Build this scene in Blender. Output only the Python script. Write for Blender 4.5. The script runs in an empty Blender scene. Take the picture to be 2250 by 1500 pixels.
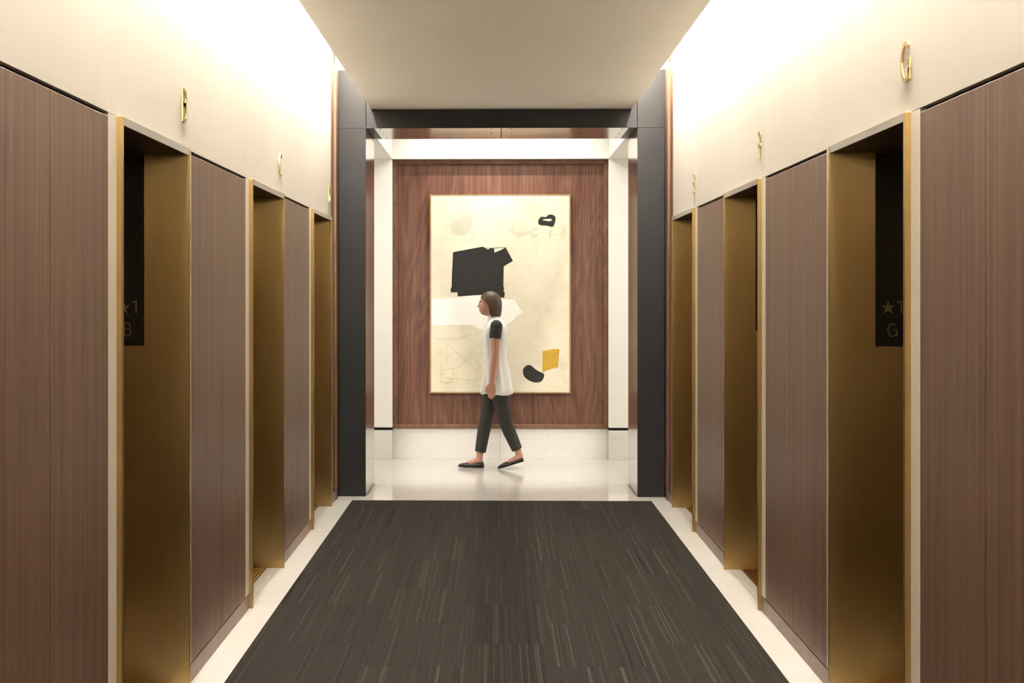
import bpy, bmesh, math, random
from mathutils import Vector, Matrix, noise
random.seed(7)
R = math.radians
scene = bpy.context.scene
C = bpy.context.collection

# ------------------------------------------------------------------ camera, world, exposure
cam_d = bpy.data.cameras.new('camera'); cam = bpy.data.objects.new('camera', cam_d); C.objects.link(cam)
cam.location = (0, 0, 1.6); cam.rotation_euler = (R(90), 0, R(1.1))
cam_d.sensor_width = 36; cam_d.lens = 50.0
cam_d.shift_x = 0.0427; cam_d.shift_y = -0.0444
cam_d.clip_start = 0.05
scene.camera = cam
world = bpy.data.worlds.new('world'); scene.world = world; world.use_nodes = True
world.node_tree.nodes['Background'].inputs[0].default_value = (1.0, 0.9, 0.78, 1)
world.node_tree.nodes['Background'].inputs[1].default_value = 0.02
vs = scene.view_settings
vs.view_transform = 'Standard'; vs.look = 'None'; vs.gamma = 1; vs.exposure = 1.45; vs.use_curve_mapping = False
COVE_STRENGTH = 114.0         # linear lamps in the two ceiling slots
SPOT_W = 17.5                 # picture lights in the raised ceiling
CORRIDOR_FILL_W = 12.0             # added out-of-view fill lamps in the cross corridor
WARM = (1.0, 0.94, 0.85)

# ------------------------------------------------------------------ dimensions (metres)
CX, W = 0.046, 1.309          # middle of the lobby and half its width
H_STONE = 2.20                # underside of the stone, top of the brass frames
Z_CEIL, Z_SLOT = 3.09, 3.62
CEIL_HALF = 1.040
Y_BACK, Y_P0, Y_P1 = -2.6, 11.345, 12.135
P_IN, P_OUT = 1.083, 1.309
Z_BEAM = 2.94
Y_WALL, Y_PANEL = 13.89, 14.0
CARPET_HALF, Y_CARPET = 1.167, 11.09
OPENS = {-1: [(4.738, 5.757), (7.285, 8.345), (9.735, 10.786)], 1: [(4.690, 5.726), (7.290, 8.348), (9.700, 10.790)]}
FIRST = {-1: 3.40, 1: 3.355}   # where the first pair of timber panels in view begins
JT = 0.022                    # thickness of the brass jambs
DEPTH = 0.38                  # depth of the lift reveals

# ------------------------------------------------------------------ materials
def srgb(r, g, b):
    f = lambda c: (c/255/12.92) if c/255 <= 0.04045 else ((c/255+0.055)/1.055)**2.4
    return (f(r), f(g), f(b), 1)
def new_mat(name):
    m = bpy.data.materials.new(name); m.use_nodes = True
    nt = m.node_tree; b = nt.nodes['Principled BSDF']
    return m, nt, b
def N(nt, t, **kw):
    n = nt.nodes.new(t)
    for k, v in kw.items(): setattr(n, k, v)
    return n
def plain(name, col, rough=0.5, metal=0.0, var=0.0, scale=8.0, bump=0.0, spec=0.5):
    m, nt, b = new_mat(name)
    b.inputs['Roughness'].default_value = rough; b.inputs['Metallic'].default_value = metal
    b.inputs['Specular IOR Level'].default_value = spec
    tc = N(nt, 'ShaderNodeTexCoord'); no = N(nt, 'ShaderNodeTexNoise'); no.inputs['Scale'].default_value = scale
    no.inputs['Detail'].default_value = 6
    nt.links.new(tc.outputs['Object'], no.inputs['Vector'])
    r = N(nt, 'ShaderNodeValToRGB')
    r.color_ramp.elements[0].position = .3; r.color_ramp.elements[1].position = .7
    r.color_ramp.elements[0].color = tuple(c*(1-var) for c in col[:3])+(1,)
    r.color_ramp.elements[1].color = tuple(min(1, c*(1+var)) for c in col[:3])+(1,)
    nt.links.new(no.outputs['Fac'], r.inputs['Fac']); nt.links.new(r.outputs['Color'], b.inputs['Base Color'])
    if bump:
        bp = N(nt, 'ShaderNodeBump'); bp.inputs['Strength'].default_value = bump; bp.inputs['Distance'].default_value = .002
        nt.links.new(no.outputs['Fac'], bp.inputs['Height']); nt.links.new(bp.outputs['Normal'], b.inputs['Normal'])
    return m
def obj_coords(nt, jump=40.0):
    """object coordinates pushed apart by a random amount for each piece"""
    tc = N(nt, 'ShaderNodeTexCoord'); oi = N(nt, 'ShaderNodeObjectInfo')
    mu = N(nt, 'ShaderNodeMath', operation='MULTIPLY'); mu.inputs[1].default_value = jump
    nt.links.new(oi.outputs['Random'], mu.inputs[0])
    ad = N(nt, 'ShaderNodeVectorMath', operation='ADD')
    nt.links.new(tc.outputs['Object'], ad.inputs[0]); nt.links.new(mu.outputs[0], ad.inputs[1])
    return ad.outputs[0], oi
def mapping(nt, vec, sc):
    mp = N(nt, 'ShaderNodeMapping'); mp.inputs['Scale'].default_value = sc
    nt.links.new(vec, mp.inputs['Vector']); return mp.outputs[0]
def ramp(nt, fac, stops):
    r = N(nt, 'ShaderNodeValToRGB'); e = r.color_ramp.elements
    while len(e) < len(stops): e.new(.5)
    for i, (p, c) in enumerate(stops): e[i].position = p; e[i].color = c
    nt.links.new(fac, r.inputs['Fac']); return r.outputs['Color']
def mix(nt, fac, a, b, mode='MIX'):
    m = N(nt, 'ShaderNodeMix', data_type='RGBA', blend_type=mode)
    for v, i in ((fac, 0), (a, 6), (b, 7)):
        if isinstance(v, (int, float)): m.inputs[i].default_value = v
        elif isinstance(v, tuple): m.inputs[i].default_value = v
        else: nt.links.new(v, m.inputs[i])
    return m.outputs[2]
def tex_noise(nt, vec, scale, detail=5, rough=.6, dist=0):
    n = N(nt, 'ShaderNodeTexNoise'); n.inputs['Scale'].default_value = scale; n.inputs['Detail'].default_value = detail
    n.inputs['Roughness'].default_value = rough; n.inputs['Distortion'].default_value = dist
    nt.links.new(vec, n.inputs['Vector']); return n.outputs['Fac']

def wood(name, lo, mid, hi, sc=(60, 60, 1.1), rough=.38, cathedral=False, coat=0.0):
    m, nt, b = new_mat(name)
    v, oi = obj_coords(nt)
    fine = tex_noise(nt, mapping(nt, v, (sc[0]*5, sc[1]*5, sc[2]*3)), 1.0, 4, .65)
    band = tex_noise(nt, mapping(nt, v, sc), .45, 4, .6, .15)
    if cathedral:
        # contour lines of a tall soft noise give the arched figure of crown-cut veneer
        fld = tex_noise(nt, mapping(nt, v, (3.6, 3.6, .62)), 1.0, 1.5, .4, .2)
        mu = N(nt, 'ShaderNodeMath', operation='MULTIPLY'); mu.inputs[1].default_value = 95; nt.links.new(fld, mu.inputs[0])
        sn = N(nt, 'ShaderNodeMath', operation='SINE'); nt.links.new(mu.outputs[0], sn.inputs[0])
        mr = N(nt, 'ShaderNodeMapRange'); mr.inputs[1].default_value = -1; mr.inputs[2].default_value = 1; mr.inputs[3].default_value = .32; mr.inputs[4].default_value = .68
        nt.links.new(sn.outputs[0], mr.inputs[0])
        band = mix(nt, .45, band, mr.outputs[0])
    a = mix(nt, .52, band, fine)
    col = ramp(nt, a, [(.35, lo), (.50, mid), (.66, hi)])
    nt.links.new(col, b.inputs['Base Color'])
    b.inputs['Roughness'].default_value = rough; b.inputs['Specular IOR Level'].default_value = .34
    if coat:
        b.inputs['Coat Weight'].default_value = coat; b.inputs['Coat Roughness'].default_value = .18
    bp = N(nt, 'ShaderNodeBump'); bp.inputs['Strength'].default_value = .12; bp.inputs['Distance'].default_value = .001
    nt.links.new(fine, bp.inputs['Height']); nt.links.new(bp.outputs['Normal'], b.inputs['Normal'])
    return m
def brushed(name, lo, hi, rough=.3, sc=(500, 500, 3), blotch=.5, aniso=.0):
    m, nt, b = new_mat(name)
    v, oi = obj_coords(nt)
    st = tex_noise(nt, mapping(nt, v, sc), 1.0, 3, .6)
    bl = tex_noise(nt, mapping(nt, v, (3, 3, 1.5)), 1.0, 4, .6)
    f = mix(nt, blotch, st, bl)
    nt.links.new(ramp(nt, f, [(.3, lo), (.7, hi)]), b.inputs['Base Color'])
    b.inputs['Metallic'].default_value = 1.0
    mr = N(nt, 'ShaderNodeMapRange'); mr.inputs[1].default_value = .3; mr.inputs[2].default_value = .7
    mr.inputs[3].default_value = rough*.85; mr.inputs[4].default_value = rough*1.2
    nt.links.new(f, mr.inputs[0]); nt.links.new(mr.outputs[0], b.inputs['Roughness'])
    if aniso:                      # vertical brush marks spread reflections sideways
        ge = N(nt, 'ShaderNodeNewGeometry'); cr = N(nt, 'ShaderNodeVectorMath', operation='CROSS_PRODUCT')
        nt.links.new(ge.outputs['Normal'], cr.inputs[0]); cr.inputs[1].default_value = (0.001, 0.002, 1)
        nt.links.new(cr.outputs[0], b.inputs['Tangent']); b.inputs['Anisotropic'].default_value = aniso
    bp = N(nt, 'ShaderNodeBump'); bp.inputs['Strength'].default_value = .06; bp.inputs['Distance'].default_value = .0005
    nt.links.new(st, bp.inputs['Height']); nt.links.new(bp.outputs['Normal'], b.inputs['Normal'])
    return m
def stone(name):
    m, nt, b = new_mat(name)
    v, oi = obj_coords(nt)
    cl = tex_noise(nt, mapping(nt, v, (.9, .9, .35)), 1.6, 5, .55)
    col = ramp(nt, cl, [(.3, (.69, .64, .56, 1)), (.7, (.735, .69, .615, 1))])
    tintm = N(nt, 'ShaderNodeMapRange'); nt.links.new(oi.outputs['Random'], tintm.inputs[0])
    tintm.inputs[3].default_value = .985; tintm.inputs[4].default_value = 1.01
    comb = N(nt, 'ShaderNodeCombineColor')
    for i in range(3): nt.links.new(tintm.outputs[0], comb.inputs[i])
    col = mix(nt, 1.0, col, comb.outputs[0], 'MULTIPLY')
    vo = N(nt, 'ShaderNodeTexVoronoi'); vo.inputs['Scale'].default_value = 55
    nt.links.new(v, vo.inputs['Vector'])
    zone = tex_noise(nt, v, 2.6, 3, .6)
    zr = ramp(nt, zone, [(.46, (0, 0, 0, 1)), (.70, (.19, .19, .19, 1))])
    lt = N(nt, 'ShaderNodeMath', operation='LESS_THAN'); nt.links.new(vo.outputs['Distance'], lt.inputs[0]); nt.links.new(zr, lt.inputs[1])
    vc = N(nt, 'ShaderNodeSeparateColor'); nt.links.new(vo.outputs['Color'], vc.inputs[0])
    gt = N(nt, 'ShaderNodeMath', operation='GREATER_THAN'); gt.inputs[1].default_value = .72; nt.links.new(vc.outputs[0], gt.inputs[0])
    pit = N(nt, 'ShaderNodeMath', operation='MULTIPLY'); nt.links.new(lt.outputs[0], pit.inputs[0]); nt.links.new(gt.outputs[0], pit.inputs[1])
    col = mix(nt, pit.outputs[0], col, (.56, .47, .35, 1))
    nt.links.new(col, b.inputs['Base Color']); b.inputs['Roughness'].default_value = .55
    inv = N(nt, 'ShaderNodeMath', operation='SUBTRACT'); inv.inputs[0].default_value = 1; nt.links.new(pit.outputs[0], inv.inputs[1])
    bp = N(nt, 'ShaderNodeBump'); bp.inputs['Strength'].default_value = .5; bp.inputs['Distance'].default_value = .002
    nt.links.new(inv.outputs[0], bp.inputs['Height']); nt.links.new(bp.outputs['Normal'], b.inputs['Normal'])
    return m
def marble(name, base, vein, rough):
    m, nt, b = new_mat(name)
    v, oi = obj_coords(nt)
    cl = tex_noise(nt, v, 1.3, 6, .6, .4)
    col = ramp(nt, cl, [(.3, tuple(c*.93 for c in base[:3])+(1,)), (.7, base)])
    vn = tex_noise(nt, mapping(nt, v, (1.2, 3.2, 1.2)), 1.1, 8, .62, 1.3)
    vm = ramp(nt, vn, [(.485, (0, 0, 0, 1)), (.5, (1, 1, 1, 1)), (.515, (0, 0, 0, 1))])
    zone = tex_noise(nt, v, 1.7, 3)
    zr = ramp(nt, zone, [(.5, (0, 0, 0, 1)), (.72, (.5, .5, .5, 1))])
    col = mix(nt, mix(nt, 1.0, vm, zr, 'MULTIPLY'), col, vein)
    nt.links.new(col, b.inputs['Base Color']); b.inputs['Roughness'].default_value = rough
    return m
def carpet_mat(name):
    m, nt, b = new_mat(name)
    tc = N(nt, 'ShaderNodeTexCoord'); oi = N(nt, 'ShaderNodeObjectInfo')
    sep = N(nt, 'ShaderNodeSeparateXYZ'); nt.links.new(tc.outputs['Object'], sep.inputs[0])
    mu = N(nt, 'ShaderNodeMath', operation='MULTIPLY'); mu.inputs[1].default_value = 37.0; nt.links.new(oi.outputs['Random'], mu.inputs[0])
    comb = N(nt, 'ShaderNodeCombineXYZ'); nt.links.new(sep.outputs['X'], comb.inputs[0]); nt.links.new(mu.outputs[0], comb.inputs[2])
    # broad light and dark yarn stripes that run along each tile and change from tile to tile
    st = N(nt, 'ShaderNodeTexNoise'); st.inputs['Scale'].default_value = 60; st.inputs['Detail'].default_value = 3
    st.inputs['Roughness'].default_value = .75; nt.links.new(comb.outputs[0], st.inputs['Vector'])
    base = ramp(nt, st.outputs['Fac'], [(.32, (.006, .0048, .0040, 1)), (.42, (.0165, .0132, .0108, 1)), (.57, (.019, .0152, .0125, 1)), (.65, (.047, .0385, .032, 1))])
    # tufted loops
    lo = N(nt, 'ShaderNodeTexWave', wave_type='BANDS', bands_direction='X'); lo.inputs['Scale'].default_value = 42
    nt.links.new(tc.outputs['Object'], lo.inputs['Vector'])
    nz = tex_noise(nt, mapping(nt, tc.outputs['Object'], (260, 110, 1)), 1.0, 2, .7)
    tuft = mix(nt, .55, lo.outputs['Fac'], nz)
    tr = ramp(nt, tuft, [(.30, (.25, .25, .25, 1)), (.70, (1.9, 1.9, 1.9, 1))])
    col = mix(nt, 1.0, base, tr, 'MULTIPLY')
    nt.links.new(col, b.inputs['Base Color']); b.inputs['Roughness'].default_value = .95
    b.inputs['Specular IOR Level'].default_value = .1
    bp = N(nt, 'ShaderNodeBump'); bp.inputs['Strength'].default_value = .7; bp.inputs['Distance'].default_value = .003
    nt.links.new(tuft, bp.inputs['Height']); nt.links.new(bp.outputs['Normal'], b.inputs['Normal'])
    return m
def canvas_mat(name):
    m, nt, b = new_mat(name)
    tc = N(nt, 'ShaderNodeTexCoord'); v = tc.outputs['Object']
    a = tex_noise(nt, v, 2.2, 6, .62, .5); c = tex_noise(nt, v, 9, 5, .7, .8)
    f = mix(nt, .35, a, c)
    col = ramp(nt, f, [(.30, srgb(188, 182, 160)), (.46, srgb(211, 204, 181)), (.62, srgb(219, 211, 190)), (.75, srgb(225, 216, 203))])
    nt.links.new(col, b.inputs['Base Color']); b.inputs['Roughness'].default_value = .6
    bp = N(nt, 'ShaderNodeBump'); bp.inputs['Strength'].default_value = .15; bp.inputs['Distance'].default_value = .001
    nt.links.new(c, bp.inputs['Height']); nt.links.new(bp.outputs['Normal'], b.inputs['Normal'])
    return m
def glow(name, col, strength):
    m, nt, b = new_mat(name)
    b.inputs['Base Color'].default_value = col+(1,); b.inputs['Emission Color'].default_value = col+(1,)
    b.inputs['Emission Strength'].default_value = strength
    return m

M = dict(
    walnut=wood('walnut', (.074, .036, .020, 1), (.150, .080, .048, 1), (.225, .130, .084, 1), rough=.44),
    trim_wood=wood('trim_wood', (.11, .055, .03, 1), (.17, .09, .052, 1), (.25, .14, .08, 1), rough=.4),
    feature=wood('feature_walnut', (.065, .026, .017, 1), (.140, .062, .040, 1), (.235, .115, .076, 1), sc=(34, 34, .55), rough=.42, cathedral=True),
    rail_wood=wood('rail_wood', (.10, .045, .026, 1), (.17, .082, .048, 1), (.25, .13, .08, 1), sc=(9, 9, 9), rough=.4),
    board=wood('skirting_wood', (.15, .095, .075, 1), (.22, .14, .112, 1), (.28, .19, .155, 1), sc=(14, 14, 14), rough=.4),
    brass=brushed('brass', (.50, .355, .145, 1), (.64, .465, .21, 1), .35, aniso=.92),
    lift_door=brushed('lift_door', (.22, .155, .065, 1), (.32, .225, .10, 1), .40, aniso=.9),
    steel=plain('dark_steel', (.010, .0088, .0088, 1), .42, 0.0, .25, 2.5, .05, .3),
    soffit=brushed('soffit_steel', (.38, .34, .31, 1), (.50, .46, .42, 1), .16, sc=(2, 300, 300)),
    letter=plain('letter_brass', (.60, .455, .215, 1), .36, 1.0, .05, 30),
    stone=stone('cream_stone'),
    marble=marble('floor_marble', (.51, .488, .452, 1), (.42, .34, .25, 1), .10),
    marble_wall=marble('base_marble', (.74, .72, .68, 1), (.46, .43, .37, 1), .22),
    white=plain('white_paint', (.80, .785, .74, 1), .6, 0, .01),
    ceil=plain('ceiling_paint', (.92, .88, .80, 1), .75, 0, .01, 3, .05),
    dark=plain('dark_gap', (.012, .010, .009, 1), .8, 0, .2),
    grout=plain('grout', (.42, .36, .28, 1), .8, 0, .1),
    plate=plain('black_plate', (.012, .011, .010, 1), .35, 0, .1, 20),
    nickel=brushed('nickel', (.46, .44, .40, 1), (.56, .54, .50, 1), .32, sc=(500, 3, 500), aniso=.0),
    bronze=plain('dark_bronze', (.085, .058, .030, 1), .45, 1.0, .2, 6),
    sign=plain('sign_metal', (.40, .33, .22, 1), .35, 1.0, .1, 60),
    carpet=carpet_mat('carpet_yarn'),
    canvas=canvas_mat('canvas'),
    p_black=plain('black_paint', (.009, .0085, .008, 1), .55, 0, .25, 14, .2),
    p_white=plain('white_oil', (.83, .80, .755, 1), .5, 0, .04, 9, .25),
    p_ochre=plain('ochre_paint', (.47, .285, .018, 1), .5, 0, .1, 20, .2),
    p_wash=plain('beige_wash', (.52, .49, .39, 1), .65, 0, .05, 12),
    p_pencil=plain('pencil', (.30, .28, .22, 1), .8, 0, .3, 40),
    p_line=plain('ochre_line', (.52, .38, .14, 1), .7, 0, .3, 40),
    pic_frame=plain('picture_frame_wood', (.40, .27, .13, 1), .4, 0, .15, 30),
    skin=plain('skin', (.40, .205, .145, 1), .5, 0, .06, 12),
    hair=plain('brown_hair', (.055, .028, .013, 1), .45, 0, .35, 60, .4),
    top=plain('white_cloth', (.70, .685, .66, 1), .85, 0, .04, 14, .3),
    black_cloth=plain('black_cloth', (.014, .013, .012, 1), .8, 0, .2, 30, .3),
    trouser=plain('dark_trousers', (.022, .021, .017, 1), .8, 0, .2, 30, .3),
    shoe=plain('black_leather', (.012, .012, .012, 1), .3, 0, .1, 30),
    eye=plain('eye_white', (.7, .68, .64, 1), .3), iris=plain('iris', (.03, .018, .01, 1), .2),
    lip=plain('lip', (.36, .11, .09, 1), .45),
    cove=glow('cove_glow', WARM, COVE_STRENGTH), lamp=glow('lamp_glow', WARM, 12.0),
    metal_white=plain('white_metal', (.75, .74, .72, 1), .4, 0, .02),
)

# ------------------------------------------------------------------ mesh helpers
def bm_box(bm, x0, x1, y0, y1, z0, z1):
    x0, x1 = sorted((x0, x1)); y0, y1 = sorted((y0, y1)); z0, z1 = sorted((z0, z1))
    v = [bm.verts.new(p) for p in ((x0,y0,z0),(x1,y0,z0),(x1,y1,z0),(x0,y1,z0),(x0,y0,z1),(x1,y0,z1),(x1,y1,z1),(x0,y1,z1))]
    for f in ((3,2,1,0),(4,5,6,7),(0,1,5,4),(1,2,6,5),(2,3,7,6),(3,0,4,7)): bm.faces.new([v[i] for i in f])
def link(name, bm, mat, parent=None, smooth=False):
    me = bpy.data.meshes.new(name); bm.normal_update(); bm.to_mesh(me); bm.free()
    if smooth:
        for p in me.polygons: p.use_smooth = True
    for m in (mat if isinstance(mat, (list, tuple)) else [mat]): me.materials.append(M[m])
    o = bpy.data.objects.new(name, me); C.objects.link(o)
    if parent: o.parent = parent; o.matrix_parent_inverse = parent.matrix_world.inverted()
    return o
def box(name, b, mat, parent=None, bevel=0.0):
    bm = bmesh.new(); bm_box(bm, *b)
    if bevel: bmesh.ops.bevel(bm, geom=bm.edges[:], offset=bevel, segments=1, affect='EDGES')
    return link(name, bm, mat, parent)
def boxes(name, bs, mat, parent=None):
    bm = bmesh.new()
    for b in bs: bm_box(bm, *b)
    return link(name, bm, mat, parent)
def struct(o): o['kind'] = 'structure'; return o
def tag(o, label, cat, group=None):
    o['label'] = label; o['category'] = cat
    if group: o['group'] = group
    return o
def empty(name, loc=(0, 0, 0)):
    o = bpy.data.objects.new(name, None); C.objects.link(o); o.location = loc
    o.matrix_world = Matrix.Translation(loc); o.empty_display_size = .1
    return o
def side(s, d0, d1, y0, y1, z0, z1):
    """box beside the lobby: s -1 left / +1 right, d depth into the wall"""
    return (CX+s*(W+d0), CX+s*(W+d1), y0, y1, z0, z1)
def prism(name, pts, org, rt, up, nrm, thick, mat, parent=None, holes=None):
    """flat outline in the (rt, up) plane with real thickness along nrm"""
    bm = bmesh.new()
    def ring(ps): return [bm.verts.new(org+rt*p[0]+up*p[1]) for p in ps]
    ed = []
    for ps in [pts]+(holes or []):
        r = ring(ps); ed += [bm.edges.new((r[i], r[(i+1) % len(r)])) for i in range(len(r))]
    res = bmesh.ops.triangle_fill(bm, use_beauty=True, use_dissolve=False, edges=ed)
    faces = [g for g in res['geom'] if isinstance(g, bmesh.types.BMFace)]
    ex = bmesh.ops.extrude_face_region(bm, geom=faces)
    bmesh.ops.translate(bm, verts=[g for g in ex['geom'] if isinstance(g, bmesh.types.BMVert)], vec=nrm*thick)
    bmesh.ops.recalc_face_normals(bm, faces=bm.faces[:])
    return link(name, bm, mat, parent)
def bm_stroke(bm, pts, w, org, rt, up, nrm, thick, closed=False):
    """ribbon of width w along a polyline, with thickness"""
    n = len(pts); L = []; Rr = []
    for i, p in enumerate(pts):
        a = pts[i-1] if (i > 0 or closed) else None; c = pts[(i+1) % n] if (i < n-1 or closed) else None
        d1 = Vector((p[0]-a[0], p[1]-a[1])).normalized() if a is not None else None
        d2 = Vector((c[0]-p[0], c[1]-p[1])).normalized() if c is not None else None
        d1 = d1 or d2; d2 = d2 or d1
        t = (d1+d2); t = t.normalized() if t.length > 1e-6 else d1
        nn = Vector((-t.y, t.x)); k = 1/max(.5, nn.dot(Vector((-d1.y, d1.x))))
        L.append((p[0]+nn.x*w/2*k, p[1]+nn.y*w/2*k)); Rr.append((p[0]-nn.x*w/2*k, p[1]-nn.y*w/2*k))
    def V(p, h): return bm.verts.new(org+rt*p[0]+up*p[1]+nrm*h)
    q = [(V(L[i], 0), V(Rr[i], 0), V(Rr[i], thick), V(L[i], thick)) for i in range(n)]
    for i in range(n if closed else n-1):
        a, b = q[i], q[(i+1) % n]
        for j in range(4): bm.faces.new((a[j], a[(j+1) % 4], b[(j+1) % 4], b[j]))
    if not closed:
        bm.faces.new(q[0]); bm.faces.new(q[-1][::-1])
def strokes(name, lines, w, org, rt, up, nrm, thick, mat, parent=None):
    bm = bmesh.new()
    for l in lines:
        bm_stroke(bm, l, w, org, rt, up, nrm, thick)
    bmesh.ops.recalc_face_normals(bm, faces=bm.faces[:])
    return link(name, bm, mat, parent)
def arc(cx, cy, rx, ry, a0, a1, n=22):
    return [(cx+rx*math.cos(R(a0+(a1-a0)*i/n)), cy+ry*math.sin(R(a0+(a1-a0)*i/n))) for i in range(n+1)]
def glyph(ch, h, sw):
    """centre lines of a thin geometric capital of height h, starting at x 0; returns lines and width"""
    t = sw/2; T = h-t; m = h*.52
    if ch == 'B':
        w = h*.60; r1 = (T-m)/2; r2 = (m-t)/2
        return [[(t, 0), (t, h)], [(t, T)]+arc(w*.90-r1-t, m+r1, r1, r1, 90, -90)+[(t, m)], [(t, m)]+arc(w-r2-t, t+r2, r2, r2, 90, -90)+[(t, t)]], w
    if ch == 'C':
        w = h*.72; return [arc(w*.56, h/2, w*.56-t, h/2-t, 48, 312, 34)], w
    if ch == 'D':
        w = h*.72; r = T/2-t/2
        return [[(t, 0), (t, h)], [(t, T)]+arc(w*.36, h/2, w*.64-t, h/2-t, 90, -90, 26)+[(t, t)]], w
    if ch == 'E':
        w = h*.46; return [[(t, 0), (t, h)], [(t, T), (w, T)], [(t, m), (w*.92, m)], [(t, t), (w, t)]], w
    if ch == 'F':
        w = h*.46; return [[(t, 0), (t, h)], [(t, T), (w, T)], [(t, m), (w*.92, m)]], w
    if ch == 'G':
        w = h*.76; rx = w*.53-t
        return [arc(w*.53, h/2, rx, h/2-t, 50, 335, 36), [(w*.58, h*.50), (w-t, h*.50)], [(w-t, h*.50+t), (w-t, h*.04)]], w
    if ch == '1':
        w = h*.36; return [[(w-t, 0), (w-t, h)], [(0, h*.80), (w-t, T+t*.2)]], w

# ------------------------------------------------------------------ lobby walls
SIDES = ((-1, 'left', 'BCD'), (1, 'right', 'GFE'))
STRIP = 0.10
for s, nm, letters in SIDES:
    OPEN = OPENS[s]
    # plain core of the wall behind the cladding, left open at the lifts
    bs = []; prev = Y_BACK
    for (a, b) in OPEN:
        bs.append(side(s, .022, .6, prev, a-JT, 0, Z_SLOT)); bs.append(side(s, .022, .6, a-JT, b+JT, H_STONE, Z_SLOT)); prev = b+JT
    bs.append(side(s, .022, .6, prev, Y_P0+.3, 0, Z_SLOT))
    wall = struct(boxes('wall_'+nm, bs, 'dark'))
    # stone slabs above: one over every opening, one over every run of timber
    edges = [Y_BACK]
    for (a, b) in OPEN: edges += [a-JT-STRIP, b+JT+STRIP]
    edges[-1] = min(edges[-1], 10.875)
    runs = [(-2.6, -.55), (-.55, .70), (.70, 1.975), (1.975, FIRST[s])]+[(FIRST[s], edges[1])]
    runs += [(edges[i], edges[i+1]) for i in range(1, len(edges)-1)]
    for a, b in runs:
        box('stone_slab', side(s, 0, .021, a+.0008, b-.0008, H_STONE, Z_SLOT), 'stone', wall, .0006)
    for (a, b) in OPEN:
        for y0, y1 in ((a-JT-STRIP, a-JT), (b+JT, min(b+JT+STRIP, 10.905))):
            box('stone_strip', side(s, 0, .021, y0, y1, .078, H_STONE-.0015), 'stone', wall, .0005)
    # timber panels in pairs between the lifts
    segs = [(-2.6, -.55), (-.55, .70), (.70, 1.975), (1.975, FIRST[s]), (FIRST[s], OPEN[0][0]-JT-STRIP)]
    segs += [(OPEN[0][1]+JT+STRIP, OPEN[1][0]-JT-STRIP), (OPEN[1][1]+JT+STRIP, OPEN[2][0]-JT-STRIP)]
    for a, b in segs:
        mid = (a+b)/2
        for y0, y1 in ((a+.002, mid-.0025), (mid+.0025, b-.002)):
            box('wood_panel', side(s, .0, .020, y0, y1, .079, 2.186), 'walnut', wall, .0008)
    base = struct(empty('baseboard_'+nm, (CX+s*W, 5.5, 0)))
    for a, b in [(Y_BACK, OPEN[0][0]-JT)]+[(OPEN[i][1]+JT, OPEN[i+1][0]-JT) for i in range(2)]+[(OPEN[2][1]+JT, Y_P0)]:
        box('skirting_board', side(s, -.001, .021, a, b, 0, .0725), 'board', base, .0006)
    # timber trim between the last lift and the steel portal, taller than the ceiling
    tr = struct(empty('trim_1' if s < 0 else 'trim_2', (CX+s*W, 11.1, 0)))
    box('wood_batten', side(s, -.002, .021, 10.91, 11.03, .079, 3.415), 'walnut', tr, .001)
    box('wood_post', side(s, -.016, .021, 11.105, 11.225, .079, 3.425), 'trim_wood', tr, .001)
    box('wood_filler', side(s, -.004, .021, 11.225, Y_P0, .079, 3.41), 'walnut', tr, .001)

# ------------------------------------------------------------------ lifts
FLOOR_RIBS = 7
def star_pts(r, cx, cy):
    return [(cx+(r if i % 2 == 0 else r*.40)*math.sin(i*math.pi/5), cy+(r if i % 2 == 0 else r*.40)*math.cos(i*math.pi/5)) for i in range(10)]
BRAILLE = {'floor': [(0, 0), (0, 1), (1, 0), (3, 0), (3, 1), (3, 2), (5, 0), (6, 1), (5, 2), (8, 0), (9, 1), (8, 2), (11, 0), (11, 1), (12, 1), (12, 2), (16, 1), (17, 2), (17, 0), (19, 0)],
           'car': [(0, 0), (1, 0), (3, 0), (6, 0), (6, 1), (12, 1), (12, 2), (14, 0), (14, 1), (15, 0), (15, 1)]}
ORD = {'B': 'nearest lift opening on the left wall', 'C': 'middle lift opening on the left wall', 'D': 'farthest lift opening on the left wall',
       'G': 'nearest lift opening on the right wall', 'F': 'middle lift opening on the right wall', 'E': 'farthest lift opening on the right wall'}
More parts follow.
